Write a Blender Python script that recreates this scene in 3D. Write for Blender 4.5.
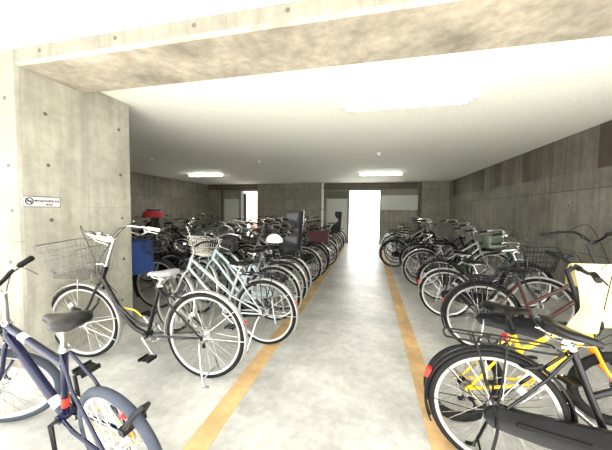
import bpy, math, random
from math import sin, cos, pi, radians as rad, sqrt
from mathutils import Vector as V, Matrix as M
random.seed(7)
sc = bpy.context.scene
for o in list(bpy.data.objects): bpy.data.objects.remove(o)
COL = sc.collection

# ---------------------------------------------------------------- camera
cam_d = bpy.data.cameras.new('camera'); cam = bpy.data.objects.new('camera', cam_d); COL.objects.link(cam)
cam_d.sensor_width = 36; cam_d.lens = 273.82/612*36; cam_d.clip_start = .02
H = 1.32
cam.matrix_world = M(((.9737, -.0220, .2266, 0), (.2270, .0461, -.9728, 0), (.0110, .9987, .0499, H), (0, 0, 0, 1)))
m3 = cam.matrix_world.to_3x3(); x_ = m3.col[0].normalized(); z_ = x_.cross(m3.col[1]).normalized(); y_ = z_.cross(x_)
cam.matrix_world = M.Translation((0, 0, H)) @ M((x_, y_, z_)).transposed().to_4x4()
sc.camera = cam
# ---------------------------------------------------------------- light and exposure
w = bpy.data.worlds.new('overcast'); sc.world = w; w.use_nodes = True
bg = w.node_tree.nodes['Background']; bg.inputs[0].default_value = (1, 1, .98, 1); bg.inputs[1].default_value = 3.2
sc.view_settings.view_transform = 'Standard'; sc.view_settings.look = 'None'
sc.view_settings.gamma = 1; sc.view_settings.exposure = 1.2
sd = bpy.data.lights.new('sun', 'SUN'); sun = bpy.data.objects.new('sun', sd); COL.objects.link(sun)
sd.energy = 21; sd.angle = rad(3); sd.color = (1, .97, .9); sun.rotation_euler = (rad(20), 0, 0)   # high sun on the forecourt
TUBE_E = 58

# ---------------------------------------------------------------- materials
def mat(name, col, rough=.5, metal=0, spec=None, coat=0):
    coat *= .35
    m = bpy.data.materials.new(name); m.use_nodes = True
    b = m.node_tree.nodes['Principled BSDF']
    b.inputs['Base Color'].default_value = (*col, 1); b.inputs['Roughness'].default_value = rough
    b.inputs['Metallic'].default_value = metal
    if max(col) < .12 and not metal: b.inputs['Specular IOR Level'].default_value = .25
    if coat: b.inputs['Coat Weight'].default_value = coat
    nt = m.node_tree                       # faint procedural wear in the roughness and colour
    n = nt.nodes.new('ShaderNodeTexNoise'); n.inputs['Scale'].default_value = 35
    tc = nt.nodes.new('ShaderNodeTexCoord'); nt.links.new(tc.outputs['Object'], n.inputs['Vector'])
    mx = nt.nodes.new('ShaderNodeMix'); mx.data_type = 'RGBA'
    mx.inputs[6].default_value = (*[c*.8 for c in col], 1); mx.inputs[7].default_value = (*[min(1, c*1.12) for c in col], 1)
    nt.links.new(n.outputs['Fac'], mx.inputs[0]); nt.links.new(mx.outputs[2], b.inputs['Base Color'])
    return m
def emis(name, col, s):
    m = bpy.data.materials.new(name); m.use_nodes = True
    b = m.node_tree.nodes['Principled BSDF']; b.inputs['Emission Color'].default_value = (*col, 1); b.inputs['Emission Strength'].default_value = s
    return m
def concrete(name, c1, c2, ax='xy', grain=True, bw=.9, rh=.9, seam=(.16, .15, .12), off=0.0, holes=True, stain=.5, oz=0.0, oh=0.0, planks=False, sm=.004):
    """fair-faced concrete: formwork panels with seams, blotches, vertical grain"""
    m = bpy.data.materials.new(name); m.use_nodes = True; nt = m.node_tree; N = nt.nodes; L = nt.links
    b = N['Principled BSDF']; b.inputs['Roughness'].default_value = .75
    g = N.new('ShaderNodeNewGeometry'); s = N.new('ShaderNodeSeparateXYZ'); L.new(g.outputs['Position'], s.inputs[0])
    c = N.new('ShaderNodeCombineXYZ')
    def mth(op, a, bb=0.0):
        n = N.new('ShaderNodeMath'); n.operation = op
        for i, q in enumerate((a, bb)):
            if isinstance(q, (int, float)): n.inputs[i].default_value = q
            else: L.new(q, n.inputs[i])
        return n.outputs[0]
    hz = mth('ADD', s.outputs['XYZ'.index(ax[0].upper())], 100*bw+oh); vt = mth('ADD', s.outputs['XYZ'.index(ax[1].upper())], 100*rh+oz)
    L.new(hz, c.inputs[0]); L.new(vt, c.inputs[1])
    br = N.new('ShaderNodeTexBrick'); br.offset = off; br.inputs['Scale'].default_value = 1
    br.inputs['Brick Width'].default_value = bw; br.inputs['Row Height'].default_value = rh
    br.inputs['Mortar Size'].default_value = sm; br.inputs['Mortar Smooth'].default_value = .3
    br.inputs['Color1'].default_value = (*c1, 1); br.inputs['Color2'].default_value = (*c2, 1); br.inputs['Mortar'].default_value = (*seam, 1)
    L.new(c.outputs[0], br.inputs['Vector'])
    def noise(sx, sy, scale, det=4, ro=.6):
        mp = N.new('ShaderNodeMapping'); mp.inputs['Scale'].default_value = (sx, sy, 1); L.new(c.outputs[0], mp.inputs['Vector'])
        n = N.new('ShaderNodeTexNoise'); n.inputs['Scale'].default_value = scale; n.inputs['Detail'].default_value = det; n.inputs['Roughness'].default_value = ro
        L.new(mp.outputs[0], n.inputs['Vector']); return n.outputs['Fac']
    def ramp(fac, p0, v0, p1, v1):
        r = N.new('ShaderNodeMapRange'); r.inputs[1].default_value = p0; r.inputs[2].default_value = p1
        r.inputs[3].default_value = v0; r.inputs[4].default_value = v1; L.new(fac, r.inputs[0]); return r.outputs[0]
    def mul(col, fac):
        mx = N.new('ShaderNodeMix'); mx.data_type = 'RGBA'; mx.blend_type = 'MULTIPLY'; mx.inputs[0].default_value = 1
        L.new(col, mx.inputs[6]); L.new(fac, mx.inputs[7]); return mx.outputs[2]
    col = mul(br.outputs['Color'], ramp(noise(1, 1, 2.2), .3, 1-stain*.6, .7, 1.12))
    col = mul(col, ramp(noise(1, 1, 14, 6), .3, 1-stain*.35, .7, 1.08))
    if grain: col = mul(col, ramp(noise(7, .6, 1.6, 3), .35, 1-stain*.45, .6, 1.04))
    if planks:      # brown stained board marks in the upper wall, each board its own tone
        pb = N.new('ShaderNodeTexBrick'); pb.offset = 0; pb.inputs['Scale'].default_value = 1
        pb.inputs['Brick Width'].default_value = .31; pb.inputs['Row Height'].default_value = 4.0; pb.inputs['Mortar Size'].default_value = .006
        pb.inputs['Color1'].default_value = (1.0, 1.0, 1.0, 1); pb.inputs['Color2'].default_value = (.36, .28, .19, 1); pb.inputs['Mortar'].default_value = (.5, .45, .38, 1)
        L.new(c.outputs[0], pb.inputs['Vector'])
        up = ramp(s.outputs['Z'], planks-.01, 0, planks+.01, 1)
        mx = N.new('ShaderNodeMix'); mx.data_type = 'RGBA'; mx.inputs[6].default_value = (1, 1, 1, 1)
        L.new(up, mx.inputs[0]); L.new(pb.outputs['Color'], mx.inputs[7]); col = mul(col, mx.outputs[2])
    if holes:       # tie holes at the quarter points of every panel, their shade painted in
        fx = mth('SUBTRACT', mth('FRACT', mth('MULTIPLY', hz, 2/bw)), .5); fy = mth('SUBTRACT', mth('FRACT', mth('MULTIPLY', vt, 2/rh)), .5)
        fx = mth('MULTIPLY', fx, bw/2); fy = mth('MULTIPLY', fy, rh/2)
        d = mth('SQRT', mth('ADD', mth('MULTIPLY', fx, fx), mth('MULTIPLY', fy, fy)))
        k = ramp(d, .012, .28, .017, 1.0); col = mul(col, k)
    L.new(col, b.inputs['Base Color'])
    bp = N.new('ShaderNodeBump'); bp.inputs['Strength'].default_value = .25; bp.inputs['Distance'].default_value = .01
    L.new(noise(1, 1, 30, 6, .7), bp.inputs['Height']); L.new(bp.outputs[0], b.inputs['Normal'])
    return m

MT = dict(
    black=mat('black_paint', (.004, .004, .005), .22, coat=.5), darkgrey=mat('dark_grey_paint', (.025, .026, .028), .3),
    silver=mat('silver_paint', (.42, .44, .46), .3, .5), white=mat('white_paint', (.8, .8, .78), .35),
    paleblue=mat('pale_blue_paint', (.45, .57, .6), .3, .2), navy=mat('navy_paint', (.002, .003, .024), .2, coat=.6),
    brown=mat('brown_paint', (.05, .018, .014), .3, coat=.4), yellow=mat('yellow_paint', (.85, .58, .01), .3, coat=.4),
    orange=mat('orange_paint', (.85, .33, .01), .3, coat=.4), red=mat('red_paint', (.5, .02, .02), .3), green=mat('dark_green_paint', (.008, .03, .018), .3),
    burgundy=mat('burgundy_paint', (.05, .006, .01), .3), blue=mat('blue_paint', (.03, .08, .3), .3), beige=mat('beige_paint', (.55, .48, .36), .4),
    chrome=mat('chrome', (.55, .55, .54), .25, 1), steel=mat('galvanised_wire', (.2, .2, .195), .4, .9), alloy=mat('alloy_rim', (.58, .58, .56), .35, .8),
    tyre=mat('tyre_rubber', (.008, .008, .008), .8), greytyre=mat('grey_tyre', (.04, .048, .065), .8), rubber=mat('black_rubber', (.006, .006, .006), .5),
    plastic=mat('black_plastic', (.006, .006, .007), .32), greyplastic=mat('grey_plastic', (.022, .023, .026), .22), leather=mat('black_vinyl', (.006, .006, .006), .3),
    greyvinyl=mat('grey_vinyl', (.25, .245, .265), .45), brownvinyl=mat('brown_vinyl', (.16, .07, .03), .45), lens=mat('lamp_lens', (.8, .8, .75), .15),
    redlens=mat('red_reflector', (.75, .03, .02), .2), pink=mat('pink_tape', (.8, .35, .35), .5), chainm=mat('chain_steel', (.2, .18, .15), .45, .8),
    gold=mat('brass_sprocket', (.7, .5, .15), .35, .6), ivory=mat('ivory_plastic', (.72, .7, .62), .5), maroon=mat('maroon_wicker', (.06, .022, .026), .7),
    bluecloth=mat('blue_cloth', (.012, .04, .16), .85), redcloth=mat('red_cloth', (.6, .04, .06), .8), towel=mat('pale_yellow_towel', (.66, .58, .30), .95),
    plasticbag=mat('pale_green_film', (.16, .2, .14), .3), whitecap=mat('white_shell', (.85, .85, .85), .3), blackcloth=mat('black_nylon', (.015, .015, .016), .55),
)
# ---------------------------------------------------------------- mesh helpers
def cr(pts, k=6, closed=False):
    """catmull-rom through pts"""
    P = [V(p) for p in pts]; n = len(P); out = []
    if n < 3: return P
    for i in range(n if closed else n-1):
        if closed: a, b, c, d = P[i-1], P[i], P[(i+1) % n], P[(i+2) % n]
        else: a, b, c, d = P[max(i-1, 0)], P[i], P[i+1], P[min(i+2, n-1)]
        for j in range(k):
            t = j/k
            out.append(.5*((2*b)+(c-a)*t+(2*a-5*b+4*c-d)*t*t+(3*b-a-3*c+d)*t**3))
    if not closed: out.append(P[-1])
    return out
class MB:
    def __init__(s): s.v = []; s.f = []; s.mi = []; s.cur = 0
    def face(s, f): s.f.append(f); s.mi.append(s.cur)
    def loft(s, rings, cap=True, closed=False):
        b = len(s.v); n = len(rings[0]); m = len(rings)
        for r in rings: s.v += [tuple(p) for p in r]
        for i in range(m if closed else m-1):
            a = b+i*n; c = b+((i+1) % m)*n
            for j in range(n):
                k = (j+1) % n
                s.face((a+j, a+k, c+k, c+j))
        if cap and not closed:
            s.face(tuple(b+j for j in reversed(range(n)))); s.face(tuple(b+(m-1)*n+j for j in range(n)))
    def tube(s, pts, r=.01, n=8, closed=False, sy=1.0):
        P = [V(p) for p in pts]; m = len(P)
        rr = r if isinstance(r, (list, tuple)) else [r]*m
        if len(rr) != m: rr = [rr[0]+(rr[-1]-rr[0])*i/(m-1) for i in range(m)]
        T = []
        for i in range(m):
            if closed: t = P[(i+1) % m]-P[i-1]
            else: t = P[min(i+1, m-1)]-P[max(i-1, 0)]
            T.append(t.normalized() if t.length > 1e-9 else V((0, 0, 1)))
        u = V((0, 1, 0)) if abs(T[0].y) < .9 else V((1, 0, 0))
        u = (u-T[0]*u.dot(T[0])).normalized(); rings = []
        for i in range(m):
            u = (u-T[i]*u.dot(T[i]))
            u = u.normalized() if u.length > 1e-6 else V((0, 0, 1)).cross(T[i]).normalized()
            w_ = T[i].cross(u)
            rings.append([P[i]+(u*cos(2*pi*j/n)*sy+w_*sin(2*pi*j/n))*rr[i] for j in range(n)])
        s.loft(rings, closed=closed)
    def box(s, c, d, mt=None):
        x, y, z = c; a, b, e = d[0]/2, d[1]/2, d[2]/2; k = len(s.v)
        pts = [V((x+i*a, y+j*b, z+l*e)) for i in (-1, 1) for j in (-1, 1) for l in (-1, 1)]
        if mt: pts = [V(c)+mt @ (p-V(c)) for p in pts]
        s.v += [tuple(p) for p in pts]
        for f in ((0, 1, 3, 2), (4, 6, 7, 5), (0, 4, 5, 1), (2, 3, 7, 6), (0, 2, 6, 4), (1, 5, 7, 3)): s.face(tuple(k+i for i in f))
    def box2(s, a, b): s.box([(p+q)/2 for p, q in zip(a, b)], [abs(q-p) for p, q in zip(a, b)])
    def ring(s, c, R, prof, n=32, a0=0, a1=2*pi):
        """sweep profile (dr, y) round the y axis through c"""
        full = abs(a1-a0-2*pi) < 1e-6; m = n if full else n+1; rings = []
        for i in range(m):
            a = a0+(a1-a0)*i/n
            rings.append([(c[0]+(R+dr)*cos(a), c[1]+y, c[2]+(R+dr)*sin(a)) for dr, y in prof])
        s.loft(rings, closed=full)
    def disc(s, c, r, y0, y1, n=16): s.ring(c, 0, [(0.0005, y0), (r, y0), (r, y1), (.0005, y1)], n)
    def mesh(s, name, mt=None, smooth=True):
        me = bpy.data.meshes.new(name); v = s.v
        if mt: v = [tuple(mt @ V(p)) for p in v]
        me.from_pydata(v, [], s.f); me.update()
        if any(s.mi): me.polygons.foreach_set('material_index', s.mi)
        if smooth:
            me.shade_smooth(); me.set_sharp_from_angle(angle=rad(40))
        return me
def link(name, me, mats, parent=None):
    o = bpy.data.objects.new(name, me); COL.objects.link(o)
    if not isinstance(mats, (list, tuple)): mats = [mats]
    if not me.materials:
        for _ in mats: me.materials.append(None)
    for i, m in enumerate(mats): o.material_slots[i].link = 'OBJECT'; o.material_slots[i].material = m
    if parent: o.parent = parent
    return o
def tag(o, label, cat, group=None):
    o['label'] = label; o['category'] = cat
    if group: o['group'] = group
    return o
def empty(name, loc, rz=0, lean=0):
    o = bpy.data.objects.new(name, None); COL.objects.link(o); o.location = loc; o.rotation_euler = (lean, 0, rz); o.empty_display_size = .1
    return o
def struct(name, mb, m, smooth=False):
    o = link(name, mb.mesh(name, smooth=smooth), m); o['kind'] = 'structure'; return o

# ---------------------------------------------------------------- the room
XL, XR, YF, YB, ZC = -7.4, 2.93, 1.61, 11.6, 2.51
XJ, YJ = -2.70, 2.635
ZB = 2.43; YB1 = 2.14; ZS = 2.55
floor_m = concrete('floor_concrete', (.44, .437, .405), (.47, .467, .435), 'xy', False, 30, 30, (.4, .38, .34), holes=False, stain=.6, oh=15)
floor_m.node_tree.nodes['Principled BSDF'].inputs['Roughness'].default_value = .36
wallf = concrete('wall_concrete_front_dimmed', (.21, .195, .16), (.23, .215, .175), 'xz', True, .9, 1.5, holes=False, stain=.4, oz=.45)  # same concrete as the jamb, colour darkened to offset the sky's glare
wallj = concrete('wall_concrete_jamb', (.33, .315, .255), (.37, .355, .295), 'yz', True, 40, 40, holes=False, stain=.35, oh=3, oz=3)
wallr = concrete('wall_concrete_right', (.17, .155, .12), (.245, .23, .185), 'yz', True, 1.8, .9, (.07, .06, .045), stain=.55, oz=.13, planks=1.93, sm=.006)
walll = concrete('wall_concrete_left', (.19, .175, .135), (.26, .24, .19), 'yz', True, 1.8, .9, (.07, .06, .045), stain=.5, sm=.006)
wallb = concrete('wall_concrete_back', (.19, .18, .14), (.25, .235, .185), 'xz', True, 1.8, .45, (.08, .075, .055), stain=.4, sm=.006)
beamm = concrete('beam_concrete', (.42, .37, .30), (.45, .40, .325), 'xy', False, 40, 40, (.2, .17, .12), holes=False, stain=.85, oh=20, oz=20)
ceil_m = mat('ceiling_paint', (.92, .91, .83), .85)
sof_m = mat('soffit_paint', (.85, .85, .83), .85)
line_m = concrete('ochre_line_paint', (.50, .32, .14), (.55, .36, .16), 'xy', False, 9, 9, holes=False, stain=.55)

b = MB(); b.box2((-14, -14, -.12), (12, 17, 0)); struct('floor', b, floor_m)
for i, x in enumerate((-.912, .43)):
    b = MB(); b.box2((x-.068, -.6, .0), (x+.068, 10.6, .003)); struct('trim_%d' % (i+1), b, line_m)
b = MB(); b.box2((XL-.2, YB1-.02, ZC), (XR+.2, YB+.25, ZC+.15)); struct('ceiling', b, ceil_m)
b = MB(); b.box2((-9, -.35, ZS), (6, YF+.02, ZS+.12)); struct('trim_3', b, sof_m)
# front beam with a chamfered lower arris
b = MB(); ch = .022
pr = [(YF, ZS), (YF, ZB+ch), (YF+ch, ZB), (YB1, ZB), (YB1, ZC+.14), (YF, ZC+.14)]
b.loft([[(x, y, z) for y, z in pr] for x in (XJ-.01, XR+.3)]); bo = struct('trim_4', b, beamm)
bo.data.materials.append(None); bo.material_slots[1].link = 'OBJECT'; bo.material_slots[1].material = wallf
for p in bo.data.polygons:
    if p.normal.y < -.95: p.material_index = 1  # front face takes the darkened concrete, to offset light bounced off the ground
# front wall and jamb (one block, chamfered corner)
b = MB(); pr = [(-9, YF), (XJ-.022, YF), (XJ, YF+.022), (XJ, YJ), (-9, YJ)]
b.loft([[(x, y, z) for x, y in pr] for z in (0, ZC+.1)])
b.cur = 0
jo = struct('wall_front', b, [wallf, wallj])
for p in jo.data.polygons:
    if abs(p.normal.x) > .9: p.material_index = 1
# recessed joint down the jamb, dark discs painting the shade in tie holes
b = MB(); b.box2((XJ-.001, 2.146, 0), (XJ+.0012, 2.150, ZB+.02)); b.box2((XJ-.001, 2.15, 1.335), (XJ+.0012, YJ, 1.339)); struct('trim_5', b, mat('seam_dark', (.26, .25, .21), .9))
hole_shade = mat('tie_hole_shade', (.10, .095, .075), .9)
b = MB()
for y, z in ((1.80, 2.12), (1.81, 1.69), (1.82, 1.22), (1.83, .75), (2.50, 2.19), (2.51, 1.70), (2.52, 1.22), (2.53, .76), (2.50, .3), (1.80, .3)):
    R_ = random.uniform(.014, .019)
    b.loft([[(XJ+h, y+R_*cos(a)*k, z+R_*sin(a)*k) for a in [2*pi*i/12 for i in range(12)]] for h, k in ((-.01, 1), (.0015, 1))])
for x, z in ((-2.83, 2.19), (-2.82, 1.66), (-2.8, 1.30), (-2.84, .88), (-2.95, 1.9), (-3.4, 1.66), (-3.4, 2.19)):
    b.loft([[(x+.016*cos(a), YF-h, z+.016*sin(a)) for a in [2*pi*i/12 for i in range(12)]] for h in (-.01, .0015)])
for x in (-2.45, -1.75, -1.13, -.5, .2):
    b.loft([[(x+.015*cos(a), YF-h, 2.508+.015*sin(a)) for a in [2*pi*i/12 for i in range(12)]] for h in (-.01, .0015)])
struct('trim_6', b, hole_shade)
b = MB(); b.box2((XR, YF-.1, 0), (XR+.2, YB+.2, ZC+.1)); struct('wall_right', b, wallr)
b = MB(); b.box2((XL-.2, YJ-.1, 0), (XL, YB+.2, ZC+.1)); struct('wall_left', b, walll)
# back wall in pieces round the two openings
D1, D2 = (-5.78, -4.89), (-.88, .42); ZD = 2.24
b = MB()
b.box2((XL-.2, YB, 0), (D1[0], YB+.2, ZC+.1)); b.box2((D1[1], YB, 0), (D2[0], YB+.2, ZC+.1)); b.box2((D2[1], YB, 0), (XR+.2, YB+.2, ZC+.1))
b.box2((D1[0], YB, ZD), (D1[1], YB+.2, ZC+.1)); b.box2((D2[0], YB, ZD), (D2[1], YB+.2, ZC+.1))
struct('wall_back', b, wallb)
# shallow lintel beams and pilasters standing proud of the back wall
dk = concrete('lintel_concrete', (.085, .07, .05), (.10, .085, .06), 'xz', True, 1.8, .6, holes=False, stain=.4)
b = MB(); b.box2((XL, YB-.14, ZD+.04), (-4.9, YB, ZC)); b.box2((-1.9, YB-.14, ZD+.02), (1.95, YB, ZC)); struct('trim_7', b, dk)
b = MB(); b.box2((-4.88, YB-.22, 0), (-3.2, YB, ZC)); b.box2((-3.2, YB-.34, 0), (-1.98, YB, ZC)); b.box2((1.95, YB-.26, 0), (XR, YB, ZC)); struct('trim_8', b, wallb)
pan = mat('grey_panel', (.34, .36, .33), .6); panl = mat('pale_panel', (.42, .44, .40), .6); pand = mat('olive_panel', (.14, .14, .11), .6)
b = MB(); b.box2((D2[1]+.02, YB-.03, 1.42), (1.9, YB+.01, 2.0)); b.box2((-1.8, YB-.03, .1), (D2[0]-.05, YB+.01, 1.86)); b.box2((-6.6, YB-.03, .1), (D1[0]-.1, YB+.01, 1.85)); struct('trim_9', b, panl)
b = MB()
for z in [1.9+i*.045 for i in range(7)]: b.box((-1.32, YB-.03, z), (.82, .02, .03), M.Rotation(.5, 3, 'X'))
struct('trim_10', b, pand)
b = MB(); b.box2((1.84, YB-.05, 0), (1.93, YB, 2.26)); b.box2((-6.75, YB-.05, 0), (-6.68, YB, 2.28)); struct('trim_11', b, dk)
# bright doorway frame, side door with posts
alu = mat('white_door_frame', (.8, .8, .78), .4)
b = MB(); b.box2((D1[0], YB+.02, 0), (D1[0]+.11, YB+.14, ZD)); b.box2((D1[1]-.06, YB+.02, 0), (D1[1], YB+.14, ZD)); b.box2((D1[0], YB+.02, ZD-.05), (D1[1], YB+.14, ZD)); struct('door_1', b, alu)
b = MB(); b.box2((D1[0]+.12, YB+.04, 0), (D1[0]+.24, YB+.1, ZD-.12)); struct('trim_12', b, mat('dark_post', (.06, .05, .045), .5))
b = MB(); b.box2((D2[0], YB-.02, 0), (D2[0]+.03, YB+.2, ZD)); b.box2((D2[1]-.03, YB-.02, 0), (D2[1], YB+.2, ZD)); b.box2((D2[0], YB-.02, ZD-.03), (D2[1], YB+.2, ZD)); struct('door_2', b, pand)
# brick garden wall outside the side door
bm_ = concrete('pink_brick', (.42, .22, .18), (.5, .28, .22), 'xz', True, .21, .07, (.6, .5, .45), off=.5, holes=False, stain=.3)
b = MB(); b.box2((-6.35, YB+2.2, 0), (-5.2, YB+2.4, 3.0)); struct('wall_garden', b, bm_)
# drain pipe by the pilaster
b = MB(); b.tube([(-1.92, YB-.4, 0), (-1.92, YB-.4, ZC)], .055, 16)
t = empty('drain_pipe', (-1.92, YB-.4, 0)); b = MB(); b.tube([(0, 0, 0), (0, 0, ZC)], .05, 16); link('pipe', b.mesh('pipe'), MT['ivory'], t)
for z in (.5, 1.4, 2.3):
    b = MB(); b.tube([(0, 0, z), (0, 0, z+.03)], .056, 16); b.box((0, .03, z+.015), (.03, .08, .02)); link('pipe_bracket', b.mesh('pipe_bracket'), MT['steel'], t)
tag(t, 'white drain pipe running up the back wall left of the bright doorway', 'pipe')

# ---------------------------------------------------------------- ceiling lights and detectors
def fluoro(x, y, label, on=TUBE_E):
    t = empty('fluorescent_light', (x, y, ZC)); tag(t, label, 'ceiling light', 'fluorescent lights on the ceiling')
    b = MB(); L_ = .69
    b.loft([[(s*L_, yy, zz) for yy, zz in ((-.045, 0), (-.035, -.03), (.035, -.03), (.045, 0))] for s in (-1, 1)]); link('housing', b.mesh('housing', smooth=False), MT['white'], t)
    for yy in (-.02, .02):
        b = MB(); b.tube([(-.6, yy, -.045), (.6, yy, -.045)], .013, 12); link('tube', b.mesh('tube'), emis('tube_glow', (1, .97, .86), on), t)
    for s in (-1, 1):
        b = MB(); b.box((s*.62, 0, -.04), (.03, .075, .04)); link('tube_holder', b.mesh('tube_holder', smooth=False), MT['white'], t)
fluoro(.35, 3.16, 'fluorescent ceiling light nearest the entrance beam', 3)
fluoro(.3, 8.72, 'glowing fluorescent ceiling light in front of the bright doorway')
fluoro(-5.3, 8.15, 'glowing fluorescent ceiling light over the far left bicycles')
for x, y, l in ((.15, 5.78, 'small round detector on the ceiling above the aisle between the two lights'), (-2.6, 6.2, 'small round white detector on the ceiling over the left bicycles'), (-5.03, 5.53, 'small round detector on the ceiling nearest the left wall')):
    t = empty('smoke_detector', (x, y, ZC)); tag(t, l, 'smoke detector', 'detectors on the ceiling')
    b = MB(); b.tube([(0, 0, 0), (0, 0, -.02)], .05, 20); link('detector_base', b.mesh('d'), MT['white'], t)
    b = MB(); b.tube([(0, 0, -.02), (0, 0, -.045), (0, 0, -.05)], [.036, .03, .01], 20); link('detector_head', b.mesh('d'), MT['ivory'], t)

# ---------------------------------------------------------------- no-smoking sign on the jamb
t = empty('wall_sign', (XJ, 1.755, 1.375)); tag(t, 'small white no smoking sign with black lettering on the concrete pillar', 'sign')
SW, SH = .27, .088
b = MB(); b.box2((0, -SW/2, -SH/2), (.004, SW/2, SH/2)); link('sign_board', b.mesh('s', smooth=False), mat('sign_white', (.5, .5, .5), .5), t)
ink = mat('sign_ink', (.01, .01, .015), .7)
b = MB()
for s in (-1, 1): b.box2((.004, -SW/2, s*SH/2-.002*(1+s)), (.0048, SW/2, s*SH/2+.002*(1-s)))
for s in (-1, 1): b.box2((.004, s*SW/2-.0015*(1+s), -SH/2), (.0048, s*SW/2+.0015*(1-s), SH/2))
link('sign_border', b.mesh('s', smooth=False), ink, t)
b = MB(); n = 28; cy_, R_ = -SW/2+.042, .026
b.loft([[(.0045+dx, cy_+(R_+dr)*cos(2*pi*i/n), .004+(R_+dr)*sin(2*pi*i/n)) for dx, dr in ((0, -.004), (0, .004), (.001, .004), (.001, -.004))] for i in range(n)], closed=True)
b.box((.005, cy_, .004), (.001, .05, .0075), M.Rotation(rad(-42), 3, 'X'))
b.box((.0048, cy_, .004), (.001, .034, .009)); link('no_smoking_symbol', b.mesh('s', smooth=False), ink, t)
def text(s, size, loc, name):
    c = bpy.data.curves.new(name, 'FONT'); c.body = s; c.size = size; c.extrude = .0004; c.offset = .0009; c.align_x = 'LEFT'
    q = bpy.data.objects.new('lettering_source', c); me = bpy.data.meshes.new_from_object(q); bpy.data.objects.remove(q); me.materials.clear()
    o = link(name, me, ink, t)
    o.location = loc; o.rotation_euler = (pi/2, 0, pi/2)
text('敷地内では禁煙です', .0205, (.0046, cy_+.036, -.002), 'sign_lettering')
text('管理組合', .013, (.0046, cy_+.115, -.028), 'sign_lettering')
# ---------------------------------------------------------------- bicycle builder
TPL = {}
def wheel_meshes(R, lod, tw=.019):
    k = ('w', R, lod, tw)
    if k in TPL: return TPL[k]
    n = (56, 40, 26)[lod]; c = (0, 0, 0)
    b = MB(); Rr = R-2*tw+.004
    b.ring(c, Rr, [(0, -.012), (.004, -.013), (.004, .013), (0, .012), (-.014, .009), (-.017, 0), (-.014, -.009)], n)
    b.disc(c, .016, -.03, .03, 10)
    for y in (-.028, .028): b.disc(c, .028, y-.002, y+.002, 14)
    rim = b.mesh('wheel')
    b = MB(); m = (10, 8, 6)[lod]
    b.ring(c, R-tw, [(tw*cos(2*pi*i/m), tw*.95*sin(2*pi*i/m)) for i in range(m)], n)
    ty = b.mesh('tyre')
    b = MB(); ns = (36, 32, 20)[lod]; sr = (.0014, .0016, .0022)[lod]
    for i in range(ns):
        a = 2*pi*i/ns; sd = 1 if i % 2 else -1; off = (1.1 if (i//2) % 2 else -1.1)
        p = V((.026*cos(a+off), .027*sd, .026*sin(a+off))); q = V(((Rr-.01)*cos(a), 0, (Rr-.01)*sin(a)))
        b.tube([p, q], sr, 3)
    if lod < 2:
        a = .9; p = V(((Rr*.62)*cos(a), 0, Rr*.62*sin(a))); b.box(p, (.035, .008, .06), M.Rotation(-a, 3, 'Y'))
    sp = b.mesh('spokes')
    TPL[k] = (rim, ty, sp); return TPL[k]
def fender_mesh(R, a0, a1, lod, stays, w=.027):
    b = MB(); n = (30, 20, 12)[lod]
    arc = [(.012*cos(t)-.004, w*sin(t)) for t in [pi*(-.5+i/6) for i in range(7)]]
    prof = arc+[(d-.0025, y*.93) for d, y in reversed(arc)]
    b.ring((0, 0, 0), R+.014, prof, n, a0, a1)
    for a in stays:
        for s in (-1, 1): b.tube([(.0, s*.055, 0), ((R+.01)*cos(a), s*.028, (R+.01)*sin(a))], .0025, 5)
    return b.mesh('fender')
def saddle_mesh(kind='city', lod=0):
    b = MB(); W = 1.0 if kind == 'city' else .78; L_ = .9 if kind == 'city' else 1.0
    secs = [(-.135, .045, .012, .02), (-.125, .075, .022, .045), (-.09, .1, .026, .055), (-.04, .09, .02, .05), (.01, .062, .012, .04), (.06, .04, .008, .032), (.11, .028, .006, .028), (.14, .02, .0, .022), (.147, .01, -.006, .014)]
    n = (16, 12, 8)[lod]; rings = []
    for x, w_, zt, th in secs:
        r = []
        for i in range(n):
            a = 2*pi*i/n; c, s = cos(a), sin(a)
            y = w_*W*(abs(c)**.75)*(1 if c >= 0 else -1)
            z = zt+(abs(s)**.8)*(.010 if s > 0 else -th*.75) - abs(c)**3*.012
            r.append((x*L_, y, z))
        rings.append(r)
    b.loft(rings); return b.mesh('saddle')
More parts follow.
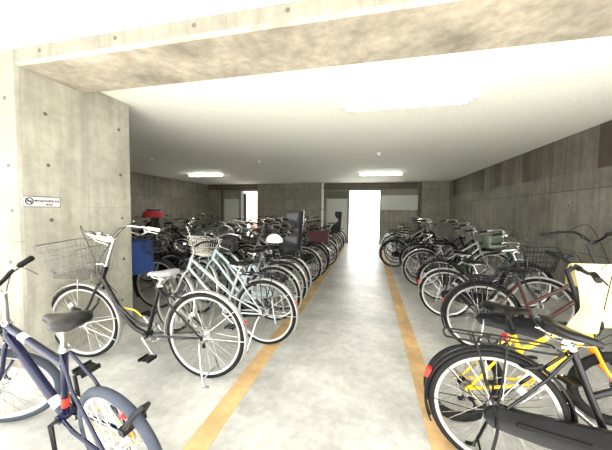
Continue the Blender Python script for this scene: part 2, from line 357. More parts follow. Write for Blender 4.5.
def basket_mesh(lod, L0=.25, L1=.33, W0=.25, W1=.36, h=.24, solid=False, r=None):
    """open wire basket; rear-top edge at x=0, z=h"""
    b = MB(); r = r or (.0021, .0025, .003)[lod]
    def rect(t):
        L_ = L0+(L1-L0)*t; W_ = W0+(W1-W0)*t
        return [V((0.0, -W_/2, h*t)), V((L_, -W_/2, h*t*(1+.0))), V((L_, W_/2, h*t)), V((0.0, W_/2, h*t))]
    if solid:
        rs = [rect(t) for t in (0, .33, .66, 1)]; b.loft(rs, cap=False); k = len(b.v)
        b.loft([[p*.97+V((.005, 0, .004)) for p in q] for q in reversed(rs)], cap=False)
        b.v += [tuple(p) for p in rect(0)]; b.face(tuple(len(b.v)-4+i for i in (0, 1, 2, 3)))
        b.tube(rect(1), .008, 6, closed=True)
        for t in (.25, .5, .75): b.tube(rect(t), .005, 5, closed=True)
        return b.mesh('basket')
    def rr(t, rad_): b.tube([p for a, c in zip(rect(t), rect(t)[1:]+rect(t)[:1]) for p in (a+(c-a)*.06, a+(c-a)*.94)], rad_, 4, closed=True)
    rr(1, r*2); rr(.78, r); rr(.5, r); rr(.22, r); rr(0, r*1.5)
    nv = (9, 7, 4)[lod]; A, B = rect(0), rect(1)
    for k in range(4):
        for i in range(nv):
            t = i/nv; b.tube([A[k]+(A[(k+1) % 4]-A[k])*t, B[k]+(B[(k+1) % 4]-B[k])*t], r, 3)
    for i in range(1, nv):
        t = i/nv; b.tube([A[0]+(A[1]-A[0])*t, A[3]+(A[2]-A[3])*t], r, 3); b.tube([A[0]+(A[3]-A[0])*t, A[1]+(A[2]-A[1])*t], r, 3)
    return b.mesh('basket')

def template(style='city', rr=.33, fr=None, wb=1.1, steer=0, lod=1, basket=None, rack=True, fender=True, case=True, bars='swept', stand='center',
             child=False, seat_h=.80, bar_h=1.02, rbasket=False, tw=.019, pedal=0.6, cs=None, sang=70, refl=False, lock=False, spitch=-3):
    key = ('b', style, rr, fr, wb, steer, lod, basket, rack, fender, case, bars, stand, child, seat_h, bar_h, rbasket, tw, pedal, cs, sang, refl, lock, spitch)
    if key in TPL: return TPL[key]
    fr = fr or rr; P = []         # P: (name, mesh, slot, parent index or None, matrix)
    def add(name, me, slot, par=None, mx=None):
        P.append((name, me, slot, par, mx or M.Identity(4))); return len(P)-1
    n = (12, 8, 6)[lod]; k = (8, 5, 3)[lod]
    hub_r, hub_f = V((0, 0, rr)), V((wb, 0, fr))
    ha = rad(69); u = V((-cos(ha), 0, sin(ha))); nn = V((sin(ha), 0, cos(ha)))
    A = hub_f-nn*.05
    def ax(z): return A+u*((z-A.z)/u.z)
    Hb = A+u*(fr+.085); Ht = Hb+u*(.15 if style != 'sport' else .1)
    T = ax(bar_h-.05) if bars == 'swept' else ax(bar_h)
    if T.z < Ht.z+.03: T = ax(Ht.z+.03)
    SM = M.Translation(A) @ M.Rotation(steer, 4, u) @ M.Translation(-A)
    BB = V((cs or (.44 if rr > .28 else .40), 0, .285 if rr > .28 else .27))
    sa = rad(sang); su = V((-cos(sa), 0, sin(sa)))
    St = BB+su*((.44 if seat_h > .76 else .34)); Sd = BB+su*((seat_h-.05-BB.z)/su.z)
    # wheels
    for nm, hb, R, mx in (('rear_wheel', hub_r, rr, M.Translation(hub_r)), ('front_wheel', hub_f, fr, SM @ M.Translation(hub_f))):
        rim, ty, sp = wheel_meshes(R, lod, tw); i = add(nm, rim, 'rim', None, mx); add('tyre', ty, 'tyre', i); add('spokes', sp, 'spoke', i)
    # frame
    b = MB(); tr = .016
    b.tube([Hb-u*.012, Ht+u*.008], .021, n)
    b.tube([BB-V((0, .036, 0)), BB+V((0, .036, 0))], .023, n)
    b.tube([BB, St], .0155, n)
    if style == 'city':
        mid = V((BB.x+.12, 0, BB.z+.04))
        b.tube(cr([Hb+u*.03, Hb.lerp(mid, .45)+V((-.015, 0, -.03)), mid, BB], k), .019, n)
        q = BB+su*.15; b.tube(cr([Ht-u*.02, Ht.lerp(q, .5)+V((-.03, 0, -.045)), q+V((.1, 0, -.005)), q], k), .0145, n)
    elif style == 'loop':
        mid = V((BB.x+.15, 0, BB.z+.06)); sp_ = Hb.lerp(mid, .5)+V((-.01, 0, -.02))
        b.tube(cr([Hb+u*.03, sp_, mid, BB], k), .0195, n)
        q = BB+su*.10; b.tube(cr([sp_+V((.0, 0, .01)), mid+V((-.005, 0, .05)), q+V((.06, 0, -.02)), q], k), .013, n)
    elif style == 'mixte':
        b.tube([Hb+u*.03, BB], .0165, n); q = BB+su*.19
        for s in (-1, 1): b.tube([Ht-u*.025+V((0, s*.012, 0)), q+V((0, s*.02, 0)), hub_r+V((0, s*.055, 0))], .0085, max(5, n-4))
    elif style == 'ushape':
        mid = V((BB.x+.17, 0, BB.z+.02))
        b.tube(cr([Hb+u*.05, Hb.lerp(mid, .5)+V((-.05, 0, -.06)), mid, BB], k), .026, n)
    elif style == 'straight':
        b.tube([Hb+u*.03, BB], .018, n); q = BB+su*.21; b.tube([Ht-u*.02, q], .0145, n)
    elif style == 'sport':
        b.tube([Hb+u*.02, BB], .022, n); q = St-su*.1; b.tube([Ht-u*.02, q], .0185, n)
    else:
        b.tube([Hb+u*.03, BB], .017, n); b.tube([Ht-u*.025, St-su*.03], .0145, n)
    for s in (-1, 1):
        o = V((0, s*.055, 0)); b.tube([BB+V((-.02, s*.022, 0)), BB.lerp(hub_r, .35)+V((0, s*.04, 0)), hub_r+o], .009, max(5, n-4))
        j = St-su*.03; b.tube([j+V((-.01, s*.016, 0)), j.lerp(hub_r, .35)+V((0, s*.042, 0)), hub_r+o], .0075, max(5, n-4))
        b.disc((0, s*.056, rr), .02, -.003, .003, 10)
    fi = add('frame', b.mesh('frame'), 'frame')
    b = MB(); b.tube([Ht-u*.001, Ht+u*.012], .024, n); b.tube([Hb-u*.02, Hb-u*.008], .024, n); b.tube([Hb-u*.02, Ht+u*.012], .0195, n); hs = b.mesh('headset')
    add('headset', hs, 'chrome')
    b = MB(); b.tube([St-su*.012, St+su*.01], .021, n); b.box(St+V((-.025, 0, 0)), (.03, .03, .012)); add('seat_clamp', b.mesh('seat_clamp'), 'chrome')
    # fork
    b = MB(); cr_ = Hb-u*.02
    for s in (-1, 1):
        b.tube(cr([cr_, cr_+V((.004, s*.042, -.02)), cr_.lerp(hub_f, .55)+V((-.014, s*.05, 0)), hub_f+V((-.01, s*.052, .05)), hub_f+V((0, s*.052, 0))], k), [.0125, .008], n)
        b.disc((hub_f.x, s*.054, hub_f.z), .015, -.003, .003, 10)
    add('fork', b.mesh('fork', SM), 'fork')
    # stem + bars
    b = MB(); b.tube([Ht, T], .0125, n)
    ext = V((.05, 0, .02)) if bars != 'swept' else V((.045, 0, .025))
    C_ = T+ext; b.tube([T-u*.012, T+V((.02, 0, .012)), C_], .0135, n); b.tube([C_-V((0, .022, 0)), C_+V((0, .022, 0))], .018, n)
    hi = add('stem', b.mesh('stem', SM), 'chrome')
    b = MB(); G = []
    if bars == 'swept': side = [(0, .0, 0), (.01, .07, .02), (.02, .15, .05), (-.01, .22, .06), (-.09, .265, .045), (-.15, .28, .035)]; g2 = (-.26, .295, .015)
    elif bars == 'wide': side = [(0, .0, 0), (.0, .07, .03), (-.01, .15, .085), (-.05, .24, .09), (-.1, .28, .08)]; g2 = (-.2, .31, .06)
    else: side = [(0, 0, 0), (0, .1, .0), (-.01, .16, .015), (-.02, .21, .018)]; g2 = (-.045, .29, .02)
    full = [V((x, -y, z)) for x, y, z in reversed(side)]+[V(p) for p in side[1:]]
    b.tube([C_+p for p in cr(full, k)], .0112, n)
    add('handlebar', b.mesh('handlebar', SM), 'bar'); hb_i = len(P)-1
    for s in (-1, 1):
        g1 = V((side[-1][0], s*side[-1][1], side[-1][2])); g_ = V((g2[0], s*g2[1], g2[2]))
        b = MB(); b.tube([C_+g1, C_+g1.lerp(g_, .1), C_+g1.lerp(g_, .5), C_+g1.lerp(g_, .95), C_+g_], [.014, .017, .0155, .017, .015] , n)
        add('grip', b.mesh('grip', SM), 'grip', hb_i)
        if lod < 2:
            b = MB(); d = (g_-g1).normalized(); o = V((.035, 0, -.02)) if bars == 'flat' else V((.0, s*.0, -.035)); q0 = C_+g1-d*.03
            b.tube(cr([q0, q0+o*.9+d*.01, C_+g1.lerp(g_, .5)+o, C_+g1.lerp(g_, .85)+o*1.15], 3), .0052, 6); b.tube([q0-d*.012, q0+d*.012], .016, 8)
            add('brake_lever', b.mesh('brake_lever', SM), 'chrome', hb_i)
    if lod < 2:
        b = MB(); b.tube([C_+V((0, .09, .03)), C_+V((0, .09, .045)), C_+V((0, .09, .055))], [.022, .022, .008], 12); add('bell', b.mesh('bell', SM), 'chrome', hb_i)
        b = MB()
        for s in (-1, 1):
            g = C_+V((side[-2][0], s*side[-2][1], side[-2][2]))
            b.tube(cr([g, g+V((.12, -s*.05, .04)), Ht+V((.09, s*.03, .06)), Hb+V((.03, s*.02, .05)), Hb.lerp(BB, .3)+V((0, s*.02, .03))], 6), .0028, 4)
        add('cable', b.mesh('cable'), 'rubber')
    # saddle
    pz = V((Sd.x, 0, Sd.z))
    b = MB(); b.tube([St-su*.04, pz], .0125, n); add('seat_post', b.mesh('seat_post'), 'chrome')
    sk = 'city' if style not in ('sport', 'diamond') else 'slim'
    si = add('saddle', saddle_mesh(sk, lod), 'saddle', None, M.Translation(pz+V((-.01, 0, .045))) @ M.Rotation(rad(-spitch), 4, 'Y'))
    b = MB()
    for s in (-1, 1):
        b.tube(cr([(-.09, s*.045, .0), (-.08, s*.04, -.035), (0, s*.02, -.04), (.07, s*.018, -.03), (.11, s*.012, -.005)], 3), .0035, 5)
        if sk == 'city' and lod < 2: b.tube([(-.085+.012*cos(i*1.2), s*.06+.012*sin(i*1.2), -.045+i*.0025) for i in range(20)], .0028, 4)
    b.box((0, 0, -.04), (.03, .045, .02)); add('saddle_rail', b.mesh('saddle_rail'), 'chrome', si)
    # fenders
    if fender:
        i = add('rear_fender', fender_mesh(rr, rad(-5), rad(205), lod, [rad(140), rad(180)]), 'fender', None, M.Translation(hub_r))
        sz = 1 if refl else .4; b = MB(); b.box((-(rr+.03)*cos(rad(22)), 0, (rr+.03)*sin(rad(22))), (.02*sz, .04*sz, .05*sz), M.Rotation(rad(22), 3, 'Y')); add('reflector', b.mesh('reflector', smooth=False), 'reflector', i)
        add('front_fender', fender_mesh(fr, rad(15), rad(215), lod, [rad(170), rad(205)], .026), 'fender', None, SM @ M.Translation(hub_f))
    elif lock:
        b = MB(); b.tube([(-.06, -.015, rr+.18), (-.085, -.015, rr+.19)], .024, 14)
        add('reflector', b.mesh('reflector', smooth=False), 'reflector')
        q = St-su*.1; q2 = Ht-u*.02; hb2 = Hb+u*.02
        b = MB(); b.tube([hb2.lerp(BB, .80), hb2.lerp(BB, .9)], .0232, 16); b2 = MB(); b2.tube([q2.lerp(q, .28), q2.lerp(q, .40)], .0197, 16); b3 = MB(); b3.tube([BB+su*.07, BB+su*.13], .0172, 16)
        for q_, sl in ((b, 'lens'), (b2, 'lens'), (b3, 'reflector')): add('frame_decal', q_.mesh('frame_decal'), sl, fi)
    else:
        b = MB(); b.box(St+V((-.045, 0, -.04)), (.015, .04, .04)); add('reflector', b.mesh('reflector', smooth=False), 'reflector')
    # crankset
    b = MB(); Rc = .085 if not case else .07
    b.ring(BB, Rc, [(0, -.048), (.006, -.0465), (0, -.045), (-.01, -.045), (-.01, -.048)], 30)
    for i in range(5): a = i*2*pi/5; b.tube([BB+V((0, -.046, 0)), BB+V((Rc*cos(a), -.046, Rc*sin(a)))], .007, 5)
    for s in (-1, 1):
        a = pedal+(pi if s > 0 else 0); e = BB+V((.165*cos(a), s*.075, .165*sin(a)))
        b.tube([BB+V((0, s*.03, 0)), BB+V((0, s*.062, 0)), e], [.012, .012, .009], 8)
    ci = add('crankset', b.mesh('crankset'), 'crank')
    for s in (-1, 1):
        a = pedal+(pi if s > 0 else 0); e = BB+V((.165*cos(a), s*.13, .165*sin(a)))
        b = MB(); b.box(e, (.085, .085, .008)); b.box(e+V((.04, 0, 0)), (.012, .09, .024)); b.box(e-V((.04, 0, 0)), (.012, .09, .024)); b.tube([e-V((0, s*.05, 0)), e+V((0, s*.04, 0))], .009, 6); add('pedal', b.mesh('pedal', smooth=False), 'pedal', ci)
    y0 = -.046
    if case:
        b = MB(); m = 10; out = []
        R1, R2 = .092, .055
        for i in range(m+1): a = -pi/2+pi*i/m; out.append((BB.x+R1*cos(a), BB.z+R1*sin(a)))
        for i in range(m+1): a = pi/2+pi*i/m; out.append((R2*cos(a), rr+R2*sin(a)))
        c0 = V((BB.x/2, 0, (BB.z+rr)/2))
        def rg(y, s_): return [(c0.x+(x-c0.x)*(1-s_*.03), y, c0.z+(z-c0.z)*(1-s_*.12)) for x, z in out]
        b.loft([rg(-.066, 1), rg(-.070, .3), rg(-.060, 0), rg(-.048, 0)])
        b.box((BB.x*.5, -.071, c0.z), (BB.x*.62, .003, .02), M.Rotation(math.atan2(rr-BB.z, BB.x), 3, 'Y'))
        add('chain_case', b.mesh('chain_case'), 'case')
    else:
        b = MB(); r2 = .038; ch = []
        for i in range(11): a = -pi/2+pi*i/10; ch.append((BB.x+Rc*cos(a), y0, BB.z+Rc*sin(a)))
        for i in range(9): a = pi/2+pi*i/8; ch.append((r2*cos(a), y0, rr+r2*sin(a)))
        b.tube(ch, .0035, 4, closed=True); add('chain', b.mesh('chain'), 'chain')
        b = MB()
        for j, q in enumerate((.045, .038, .031)): b.disc((0, 0, rr), q, -.040-.004*j, -.038-.004*j, 20)
        ri = add('sprocket', b.mesh('sprocket'), 'sprocket')
        b = MB(); b.tube([(0, -.055, rr), (.02, -.06, rr-.06), (.05, -.06, rr-.12)], .009, 6); b.disc((.02, -.055, rr-.06), .02, -.003, .003, 12); b.disc((.05, -.055, rr-.12), .02, -.003, .003, 12); add('derailleur', b.mesh('derailleur'), 'plastic')
    # rack
    zr = 2*rr+.055
    if rack:
        b = MB(); x0, x1 = -.24, St.x-.05; w_ = .06
        b.tube(cr([(x1, -.03, zr-.005), (x1-.05, -w_, zr), (x0+.05, -w_, zr), (x0, -w_*.6, zr), (x0, w_*.6, zr), (x0+.05, w_, zr), (x1-.05, w_, zr), (x1, .03, zr-.005)], 3), .0055, 6)
        for x in (x0+.04, x0+.12, x0+.2, x0+.28): b.tube([(x, -w_, zr), (x, w_, zr)], .004, 5)
        b.tube([(x0+.02, 0, zr+.006), (x1-.03, 0, zr+.006)], .004, 5)
        for s in (-1, 1): b.tube([(-.1, s*w_, zr), (-.04, s*.075, rr+.14), (.0, s*.066, rr)], .0045, 5); b.tube([(.03, s*w_, zr), (.0, s*.066, rr)], .0045, 5)
        b.tube([(x1, 0, zr), St+V((0, 0, -.05))], .006, 5)
        add('rear_rack', b.mesh('rear_rack'), 'rack')
    # basket, lamp
    if basket:
        bx = Ht.x+.085; bz = max(Ht.z-.09, 2*fr+.035); big = basket in ('big', 'solid')
        me = basket_mesh(lod, *((.27, .36, .29, .42, .26) if big else (.23, .3, .24, .34, .22)), solid=basket == 'solid')
        bi = add('basket', me, 'basket', None, SM @ M.Translation((bx, 0, bz)) @ M.Rotation(rad(-4), 4, 'Y'))
        b = MB(); b.tube([Ht+V((0, 0, .01)), (bx+.01, 0, bz+.1)], .007, 6)
        for s in (-1, 1): b.tube([(bx+.12, s*.07, bz), (hub_f.x-.0, s*.062, hub_f.z)], .0035, 5)
        add('basket_bracket', b.mesh('basket_bracket', SM), 'chrome')
    if lod < 2:
        if basket: lp = V((hub_f.x-.01, .075, hub_f.z+.13))
        else: lp = Ht+V((.07, 0, -.03))
        b = MB(); b.tube([lp-V((.045, 0, 0)), lp-V((.03, 0, 0)), lp+V((.02, 0, 0))], [.01, .022, .03], 12); li = add('headlight', b.mesh('headlight', SM), 'lamp')
        b = MB(); b.tube([lp+V((.02, 0, 0)), lp+V((.028, 0, 0))], [.027, .02], 12); add('lens', b.mesh('lens', SM), 'lens', li)
        if style != 'sport': b = MB(); b.tube([(St.x*.62-.03+.05*cos(a), .05*sin(a)*1.1, 0) for a in [rad(40+280*i/12) for i in range(13)]], .008, 6)
        mz = M.Translation((0, 0, rr+.23)) @ M.Rotation(rad(-20), 4, 'Y')
        if style != 'sport': add('wheel_lock', b.mesh('wheel_lock', mz), 'plastic')
    if lock:
        b = MB(); a = rad(128); c_ = V((rr*cos(a), 0, rr*sin(a))); o_ = c_.normalized()
        b.tube([hub_r+c_-o_*.05+V((0, -.035, 0)), hub_r+c_+o_*.03+V((0, -.035, 0)), hub_r+c_+o_*.055, hub_r+c_+o_*.03+V((0, .035, 0)), hub_r+c_-o_*.05+V((0, .035, 0))], .011, 8)
        b.box(hub_r+c_-o_*.07+V((0, .0, 0)), (.03, .10, .03)); add('shackle_lock', b.mesh('shackle_lock'), 'plastic')
    # stand
    b = MB()
    if stand == 'center':
        for s in (-1, 1): b.tube(cr([(0, s*.068, rr), (.0, s*.075, rr-.08), (-.05, s*.11, .04), (-.075, s*.115, .008)], 3), .0075, 6)
        b.tube([(-.045, -.108, .05), (-.045, .108, .05)], .006, 6); b.box((-.08, .115, .006), (.05, .018, .012)); b.box((-.08, -.115, .006), (.05, .018, .012))
    else:
        b.tube([(.04, .05, rr-.03), (.06, .08, rr-.07), (.10, .20, .008)], .008, 6); b.box((.10, .205, .007), (.04, .025, .012))
    add('kickstand', b.mesh('kickstand'), 'stand')
    if rbasket:
        add('rear_basket', basket_mesh(lod, .34, .42, .26, .34, .2, solid=rbasket == 'solid'), 'rbasket', None, M.Translation((-.32, 0, zr+.01)))
    if child:
        z0 = zr+.01; prof = [(0, .125, .24), (.06, .15, .28), (.14, .165, .29), (.22, .165, .24), (.29, .14, .15), (.34, .10, .09), (.39, .10, .085), (.44, .14, .15), (.52, .155, .2), (.6, .155, .21), (.64, .14, .19)]
        rs = []
        for z, w_, d in prof:
            xb = -.2-z*.06; o = [(xb+d, -w_), (xb+d*.4, -w_), (xb+.03, -w_*.86), (xb, -w_*.5), (xb-.006, 0), (xb, w_*.5), (xb+.03, w_*.86), (xb+d*.4, w_), (xb+d, w_)]
            i_ = [(x+.022 if abs(y) < w_*.95 else x-.004, y*.86) for x, y in reversed(o)]
            rs.append([(x, y, z0+z) for x, y in o+i_])
        b = MB(); b.loft(rs); b.box((-.08, 0, z0+.035), (.24, .25, .06)); cs = add('child_seat', b.mesh('child_seat'), 'child')
        for s in (-1, 1):
            b = MB(); pts = []
            for z, hw in ((.02, .09), (-.1, .075), (-.24, .06), (-.34, .05)): pts.append([(-.02-z*.1+hw*cos(a), s*(.15+.012*(1 if sin(a) > 0 else -1)), z0+z+.0) for a in [2*pi*i/10 for i in range(10)]])
            b.loft([[( .0-z*.15+hw*cos(a), s*.152+.014*sin(a), z0+z) for a in [2*pi*i/10 for i in range(10)]] for z, hw in ((.1, .09), (-.06, .075), (-.2, .065), (-.3, .06))])
            add('leg_guard', b.mesh('leg_guard'), 'child', cs)
        b = MB(); b.tube([(-.0, -.15, z0+.27), (.06, -.1, z0+.27), (.06, .1, z0+.27), (-.0, .15, z0+.27)], .012, 8); add('grab_bar', b.mesh('grab_bar'), 'plastic', cs)
    TPL[key] = P; return P
DEF = dict(rim='alloy', tyre='tyre', spoke='chrome', frame='black', fork='frame', chrome='chrome', bar='chrome', grip='rubber', rubber='rubber', saddle='leather', fender='alloy',
           reflector='redlens', crank='chrome', pedal='plastic', case='plastic', chain='chainm', sprocket='chainm', plastic='plastic', rack='plastic', basket='steel', lamp='plastic', lens='lens',
           stand='chrome', rbasket='plastic', child='greyplastic')
NB = 0
def bike(x, y, head, label, group, mats=None, lean=0, z=0, name='bicycle', **kw):
    """(x, y) = rear wheel contact, head = heading in degrees"""
    P = template(**kw); D = dict(DEF); D.update(mats or {})
    for a in list(D):
        if D[a] == 'frame': D[a] = D['frame']
    t = empty(name, (x, y, z), rad(head), rad(lean)); tag(t, label, 'bicycle', group); os_ = []
    for nm, me, slot, par, mx in P:
        o = link(nm, me, MT[D[slot]], os_[par] if par is not None else t); o.matrix_basis = mx; os_.append(o)
    return t

GL, GR = 'bicycles in the left aisle row', 'bicycles in the right aisle row'
# foreground, left
bike(-1.04, .985, 169, 'navy blue sports bicycle with grey rear tyre in the left foreground', GL,
     dict(frame='navy', fork='navy', fender='plastic', tyre='greytyre', bar='plastic', crank='plastic', sprocket='gold', chain='gold', stand='plastic'), lean=-9,
     style='sport', rr=.285, fr=.29, wb=1.04, steer=rad(42), lod=0, rack=False, fender=False, case=False, bars='flat', stand='side', seat_h=.85, bar_h=.90, tw=.022, pedal=1.5, cs=.43, lock=True)
mama = bike(-1.24, 1.87, 180, 'black step-through bicycle with silver wire basket against the concrete pillar', GL,
     dict(frame='black', fender='alloy', grip='ivory', saddle='greyvinyl', sprocket='chrome'), style='loop', case=False, rr=.34, fr=.33, wb=1.19, steer=rad(9), lod=0, basket='big', rack=False, bars='swept', stand='center', seat_h=.81, bar_h=1.12, pedal=.8, cs=.53, sang=74)
b = MB(); b.tube(cr([(.62, -.03, .42), (.70, -.04, .46), (.80, -.03, .475), (.88, -.03, .50)], 5), .006, 6); o = link('cable_lock', b.mesh('cable_lock'), MT['yellow'], mama)
bike(-.985, 2.50, 178, 'silver twin-tube bicycle, its rear wheel overlapping the yellow line beside the pillar bicycle', GL,
     dict(frame='silver', fender='alloy', rack='plastic', bar='plastic', chrome='chrome'), style='mixte', rr=.32, wb=1.08, steer=rad(-14), lod=0, bars='swept', stand='side', seat_h=.80, bar_h=.95)
bike(-1.10, 3.08, 180, 'pale blue bicycle with white wire front basket, second wheel along the yellow line', GL,
     dict(frame='paleblue', fender='alloy', case='silver', basket='ivory'), style='straight', rr=.325, wb=1.02, steer=rad(-20), lod=0, basket='small', bars='swept', stand='center', seat_h=.84, bar_h=1.0)
# foreground, right
bike(.645, 1.55, -10, 'black city bicycle with full chain case nearest on the right', GR,
     dict(frame='black', fender='plastic', rack='plastic', stand='plastic'), style='straight', rr=.31, wb=1.08, steer=rad(-8), lod=0, basket=None, case=True, bars='flat', stand='center', seat_h=.77, bar_h=.98, pedal=5.6, refl=True, spitch=-14)
bike(.60, 1.86, 11, 'small yellow bicycle with orange fork under the draped towel', GR,
     dict(frame='yellow', fork='orange', fender='plastic', rim='black', bar='plastic', chrome='plastic', stand='plastic'), style='straight', rr=.25, wb=.92, steer=rad(-20), lod=0, rack=False, fender=False, case=False, bars='flat', stand='side', seat_h=.73, bar_h=.98, tw=.024)
bike(1.06, 2.90, -3, 'dark brown bicycle with twin sloping tubes behind the small yellow one', GR,
     dict(frame='brown', fender='plastic', bar='plastic', rack='plastic', chrome='darkgrey'), style='straight', rr=.33, wb=1.12, steer=rad(15), lod=0, basket=None, bars='wide', stand='center', seat_h=.80, bar_h=1.06)
bike(.95, 3.72, -13, 'silver-handled bicycle with black wire basket and bright rear mudguard', GR,
     dict(frame='darkgrey', fender='alloy', basket='plastic'), style='straight', rr=.305, wb=.94, steer=rad(-10), lod=0, basket='small', bars='swept', stand='center', seat_h=.74, bar_h=.92, refl=True)
# ---------------------------------------------------------------- the rest of the two aisle rows
KINDS = {
 'black': dict(frame='black', fender='plastic'), 'silver': dict(frame='silver', fender='alloy'), 'white': dict(frame='white', fender='alloy', case='silver'),
 'dark grey': dict(frame='darkgrey', fender='darkgrey'), 'dark green': dict(frame='green', fender='alloy'), 'burgundy': dict(frame='burgundy', fender='alloy', case='burgundy'),
 'dark blue': dict(frame='navy', fender='alloy'), 'pale blue': dict(frame='paleblue', fender='silver'), 'brown': dict(frame='brown', fender='alloy', saddle='brownvinyl'), 'beige': dict(frame='beige', fender='alloy', case='ivory'),
 'red': dict(frame='red', fender='silver')}
def mk(x, y, h, label, group, colour='black', extra=None, **kw):
    kw.setdefault('bar_h', 1.0); kw.setdefault('seat_h', .8); q = int(abs(y)*37+abs(x)*11)
    if kw['bar_h'] == 1.0 and kw.get('bars') != 'flat': kw['bar_h'] = (.97, 1.04, 1.10, 1.0, 1.14)[q % 5]
    if kw['seat_h'] == .8: kw['seat_h'] = (.78, .84, .9)[q % 3]
    d = dict(KINDS[colour]); d.update(extra or {}); kw.setdefault('lod', 1)
    return bike(x, y, h, label, group, d, **kw)
CITY = dict(style='city', basket='small', bars='swept'); PLAIN = dict(style='straight', bars='swept'); SPORT = dict(style='sport', rack=False, fender=False, case=False, bars='flat', stand='side', seat_h=.86, bar_h=.98)
TWIN = dict(style='mixte', basket='small', bars='swept')
U_ = dict(style='ushape', basket='big', bars='swept', rr=.31, seat_h=.74)
# left aisle row, going away
mk(-1.12, 3.45, 181, 'silver bicycle with white rims behind the pale blue one, third wheel along the yellow line', GL, 'silver', **CITY)
mk(-1.14, 3.80, 178, 'black bicycle with shining silver mudguard just before the child seat bicycle', GL, 'black', dict(fender='alloy'), **PLAIN)
mk(-1.22, 4.04, 181, 'dark grey bicycle with tall glossy child seat nearest the camera', GL, 'dark grey', dict(fender='alloy'), style='ushape', rr=.31, child=True, basket='big', seat_h=.74)
mk(-1.15, 4.78, 179, 'silver bicycle next to the child seat bicycle on its far side', GL, 'silver', **TWIN)
mk(-1.10, 5.30, 183, 'black bicycle with maroon covered basket over its rear wheel', GL, 'black', dict(rbasket='maroon'), style='city', rbasket='solid', basket='small')
mk(-1.15, 5.85, 180, 'dark green bicycle beyond the maroon basket bicycle', GL, 'dark green', **CITY)
mk(-1.05, 6.40, 184, 'white framed bicycle midway down the left aisle row', GL, 'white', **PLAIN)
mk(-1.12, 7.05, 178, 'black sports bicycle with bare wheels far down the left aisle row', GL, 'black', lod=1, **SPORT)
mk(-1.20, 7.60, 182, 'burgundy bicycle far down the left aisle row', GL, 'burgundy', lod=2, **CITY)
mk(-1.12, 8.15, 180, 'silver bicycle two places before the far child seat bicycle', GL, 'silver', lod=2, **CITY)
mk(-1.10, 8.72, 182, 'black bicycle with dark child seat nearest the bright doorway', GL, 'black', dict(child='blackcloth'), lod=1, style='ushape', rr=.31, child=True, basket='big')
mk(-1.15, 9.35, 179, 'dark blue bicycle beyond the dark child seat at the end of the left aisle row', GL, 'dark blue', lod=2, **PLAIN)
mk(-1.15, 9.95, 181, 'last black bicycle of the left aisle row before the back wall', GL, 'black', lod=2, **CITY)
# right aisle row, going away
mk(1.05, 4.45, -4, 'dark green bicycle with a curved single tube and wide wire basket on the right', GR, 'dark green', dict(fender='plastic'), **U_)
mk(.93, 5.18, 0, 'silver bicycle without a basket next beyond the wide wire basket one on the right', GR, 'silver', **PLAIN)
mk(1.02, 5.70, -3, 'black bicycle with film-wrapped front basket in the middle of the right row', GR, 'black', **CITY)
mk(.98, 6.18, 3, 'dark blue bicycle in the middle of the right row', GR, 'dark blue', dict(fender='plastic'), **PLAIN)
mk(.58, 6.84, -2, 'black bicycle with dark wheel sticking furthest into the aisle on the right', GR, 'black', dict(rim='black'), **TWIN)
mk(.70, 7.38, 2, 'black sports bicycle behind the one sticking into the aisle', GR, 'black', lod=2, **SPORT)
mk(.75, 7.95, 0, 'burgundy bicycle near the far end of the right row', GR, 'burgundy', lod=2, **CITY)
mk(.70, 8.50, -3, 'black bicycle fourth from the far end of the right row', GR, 'black', dict(fender='alloy'), lod=2, **CITY)
mk(.78, 9.05, 2, 'silver bicycle third from the far end of the right row', GR, 'silver', lod=2, **PLAIN)
mk(.80, 9.60, 0, 'dark green bicycle second from the far end of the right row', GR, 'dark green', lod=2, **CITY)
mk(.85, 10.2, 0, 'last black bicycle of the right row by the back wall', GR, 'black', lod=2, **CITY)
# back rows at the left: one facing the aisle row, one against the left wall
GB, GW = 'bicycles in the second row behind the left aisle row', 'bicycles against the left wall'
cB = ['black', 'black', 'dark grey', 'black', 'silver', 'dark blue', 'black', 'burgundy', 'black', 'dark grey', 'black', 'dark green', 'dark grey', 'black']
nth = ['first', 'second', 'third', 'fourth', 'fifth', 'sixth', 'seventh', 'eighth', 'ninth', 'tenth', 'eleventh', 'twelfth', 'thirteenth', 'fourteenth']
st = [CITY, PLAIN, U_, TWIN, CITY, SPORT]
for i, c in enumerate(cB):
    k = st[i % 6]; x = -4.05+.12*((i*7) % 3-1); y = 3.05+.56*i
    if i == 0: continue
    bs = 'with a front basket' if 'basket' in k else 'without a basket'
    mk(x, y, 3*((i*7) % 5-2), '%s bicycle %s, %s from the pillar in the second left row' % (c, bs, nth[i]), GB, c, lod=1 if i < 4 else 2, **k)
cW = ['black', 'dark grey', 'black', 'burgundy', 'silver', 'black', 'dark green', 'black', 'dark blue', 'black', 'white', 'black', 'dark grey', 'black']
for i, c in enumerate(cW):
    k = st[(i*5+2) % 6]; x = -5.75+.12*((i*4) % 3-1); y = 3.35+.55*i
    bs = 'with a front basket' if 'basket' in k else 'without a basket'
    if i == 5: k = dict(style='ushape', rr=.31, child=True, seat_h=.74); bs = 'carrying a cloth-covered child seat'
    mk(x, y, 180+4*((i*3) % 5-2), '%s bicycle %s by the left wall, %s from the pillar' % (c, bs, nth[i]), GW, c, lod=2, **k)
mk(-3.85, 3.0, 4, 'black bicycle with blue cloth over its front basket just behind the pillar', GB, 'black', dict(bar='white', fender='plastic'), **CITY)
mk(-2.95, 10.75, 88, 'black bicycle parked facing the pilaster of the back wall', 'bicycles by the back wall', 'black', lod=2, **PLAIN)
mk(-2.45, 10.7, 92, 'silver sports bicycle facing the pilaster beside the drain pipe', 'bicycles by the back wall', 'silver', lod=2, **SPORT)

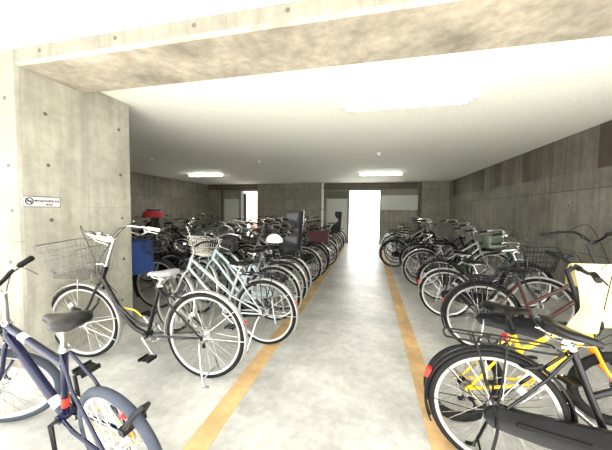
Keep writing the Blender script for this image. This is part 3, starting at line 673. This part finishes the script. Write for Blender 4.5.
# ---------------------------------------------------------------- cloths and covers
def sheet(name, f, nu, nv, m, th=.003, label=None, cat=None, loc=(0, 0, 0), rz=0):
    b = MB(); g = [[V(f(i/nu, j/nv)) for j in range(nv+1)] for i in range(nu+1)]
    W_ = nv+1; b.v = [tuple(p) for r in g for p in r]
    for i in range(nu):
        for j in range(nv): b.face((i*W_+j, (i+1)*W_+j, (i+1)*W_+j+1, i*W_+j+1))
    me = b.mesh(name); o = link(name, me, m); md = o.modifiers.new('thickness', 'SOLIDIFY'); md.thickness = th
    o.location = loc; o.rotation_euler = (0, 0, rz); tag(o, label, cat); return o
# towel over the handlebar of the small yellow bicycle
def tw(u, v):
    # u along the bar (0..1), v over the bar from the back hem to the front hem
    L1, L2 = .13, .34
    s = (v-.42)/.58 if v > .42 else (v-.42)/.42
    drop = (L2*s if s > 0 else -L1*s)
    fl = 1+.22*abs(s)+.75*max(0, s-.72)
    x = (u-.5)*.24*fl+.10*abs(s)-.10*max(0, s-.72)*2 + .012*sin(9*u+3*s)+ (.06*s*s if s > 0 else 0)*(1 if u > .5 else -.6)
    y = -(.028*math.tanh(6*s)) - .05*s*abs(s) + .035*abs(s)*sin(13*u+1.2)+.012*abs(s)*sin(27*u)
    z = -drop*(1+.10*sin(4.2*u+.4)*abs(s)) + .02*math.exp(-(s*7)**2)
    return (x, y, z)
sheet('towel', tw, 40, 40, MT['towel'], .004, 'pale yellow towel draped over the handlebar of the small yellow bicycle', 'towel', (1.32, 2.0, 1.0), rad(8))
# blue cloth on the basket behind the pillar
def dome(w_, d_, h_, seed, fr_=5):
    def f(u, v):
        a = 2*pi*u; t = v*1.0
        r = min(1, t*1.9)**.7; fl = 1+.07*sin(fr_*a+seed)*max(0, t-.4)*2
        z = -h_*max(0, (t-.42)/.58)+.03*cos(min(1, t*2)*pi/2)+.008*sin(3*a+t*9)
        return (w_*r*fl*cos(a)*(1+.2*max(0, t-.5)), d_*r*fl*sin(a)*(1+.1*max(0, t-.5)), z)
    return f

def blob(name, m, label, cat, loc, rx, ry, hz, seed=0, top=.5, amp=.06, rz=0, nu=36, nv=18):
    """soft closed bundle: rounded top, hanging gathered skirt"""
    b = MB(); rs = []
    for j in range(nv+1):
        t = j/nv
        if t < top: q = t/top; r_ = sin(q*pi/2)**.8; z = .05*cos(q*pi/2)
        else: q = (t-top)/(1-top); r_ = 1+.10*q; z = -hz*q
        rs.append([(rx*max(r_, .01)*cos(a)*(1+amp*(max(0, t-.3))*sin(5*a+seed)+.03*sin(9*a+7*t)), ry*max(r_, .01)*sin(a)*(1+amp*max(0, t-.3)*sin(5*a+seed)), z+.012*sin(4*a+seed)*t) for a in [2*pi*i/nu for i in range(nu)]])
    b.loft(rs); o = link(name, b.mesh(name), m); o.location = loc; o.rotation_euler = (0, 0, rz); tag(o, label, cat); return o
blob('blue_cloth', MT['bluecloth'], 'blue cloth covering a front basket just behind the concrete pillar', 'cloth', (-2.99, 3.02, .88), .17, .19, .38, 1, amp=.25)
blob('red_cloth', MT['redcloth'], 'red cloth over a child seat by the left wall', 'cloth', (-5.53, 6.08, 1.25), .21, .24, .13, 2)
blob('black_bag', MT['blackcloth'], 'black nylon bag bulging from the front basket of the silver bicycle', 'bag', (-1.95, 3.40, .93), .17, .17, .16, 3, top=.6, amp=.2)
blob('film_cover', MT['plasticbag'], 'pale green film wrapped round a front basket by the right wall', 'cover', (2.14, 5.65, .90), .17, .18, .2, 4, amp=.2)
# white helmet on a saddle
t = empty('helmet', (-1.36, 3.80, .865)); tag(t, 'white helmet resting on a saddle left of the grey child seat', 'helmet')
b = MB(); rs = []
for j in range(12):
    q = j/11*pi/2; rs.append([(.13*cos(q)*cos(a)+.001*cos(a), .105*cos(q)*sin(a)+.001*sin(a), .12*sin(q)) for a in [2*pi*i/28 for i in range(28)]])
b.loft([[(x*.9, y*.9, -.01) for x, y, z in rs[0]]]+rs); link('shell', b.mesh('shell'), MT['whitecap'], t)
b = MB(); b.ring((0, 0, 0), .0, [(0, 0)], 3) if False else b.tube([(.118*cos(a), .094*sin(a), .004) for a in [2*pi*i/28 for i in range(28)]], .012, 6, closed=True); link('rim_trim', b.mesh('rim_trim'), MT['rubber'], t)
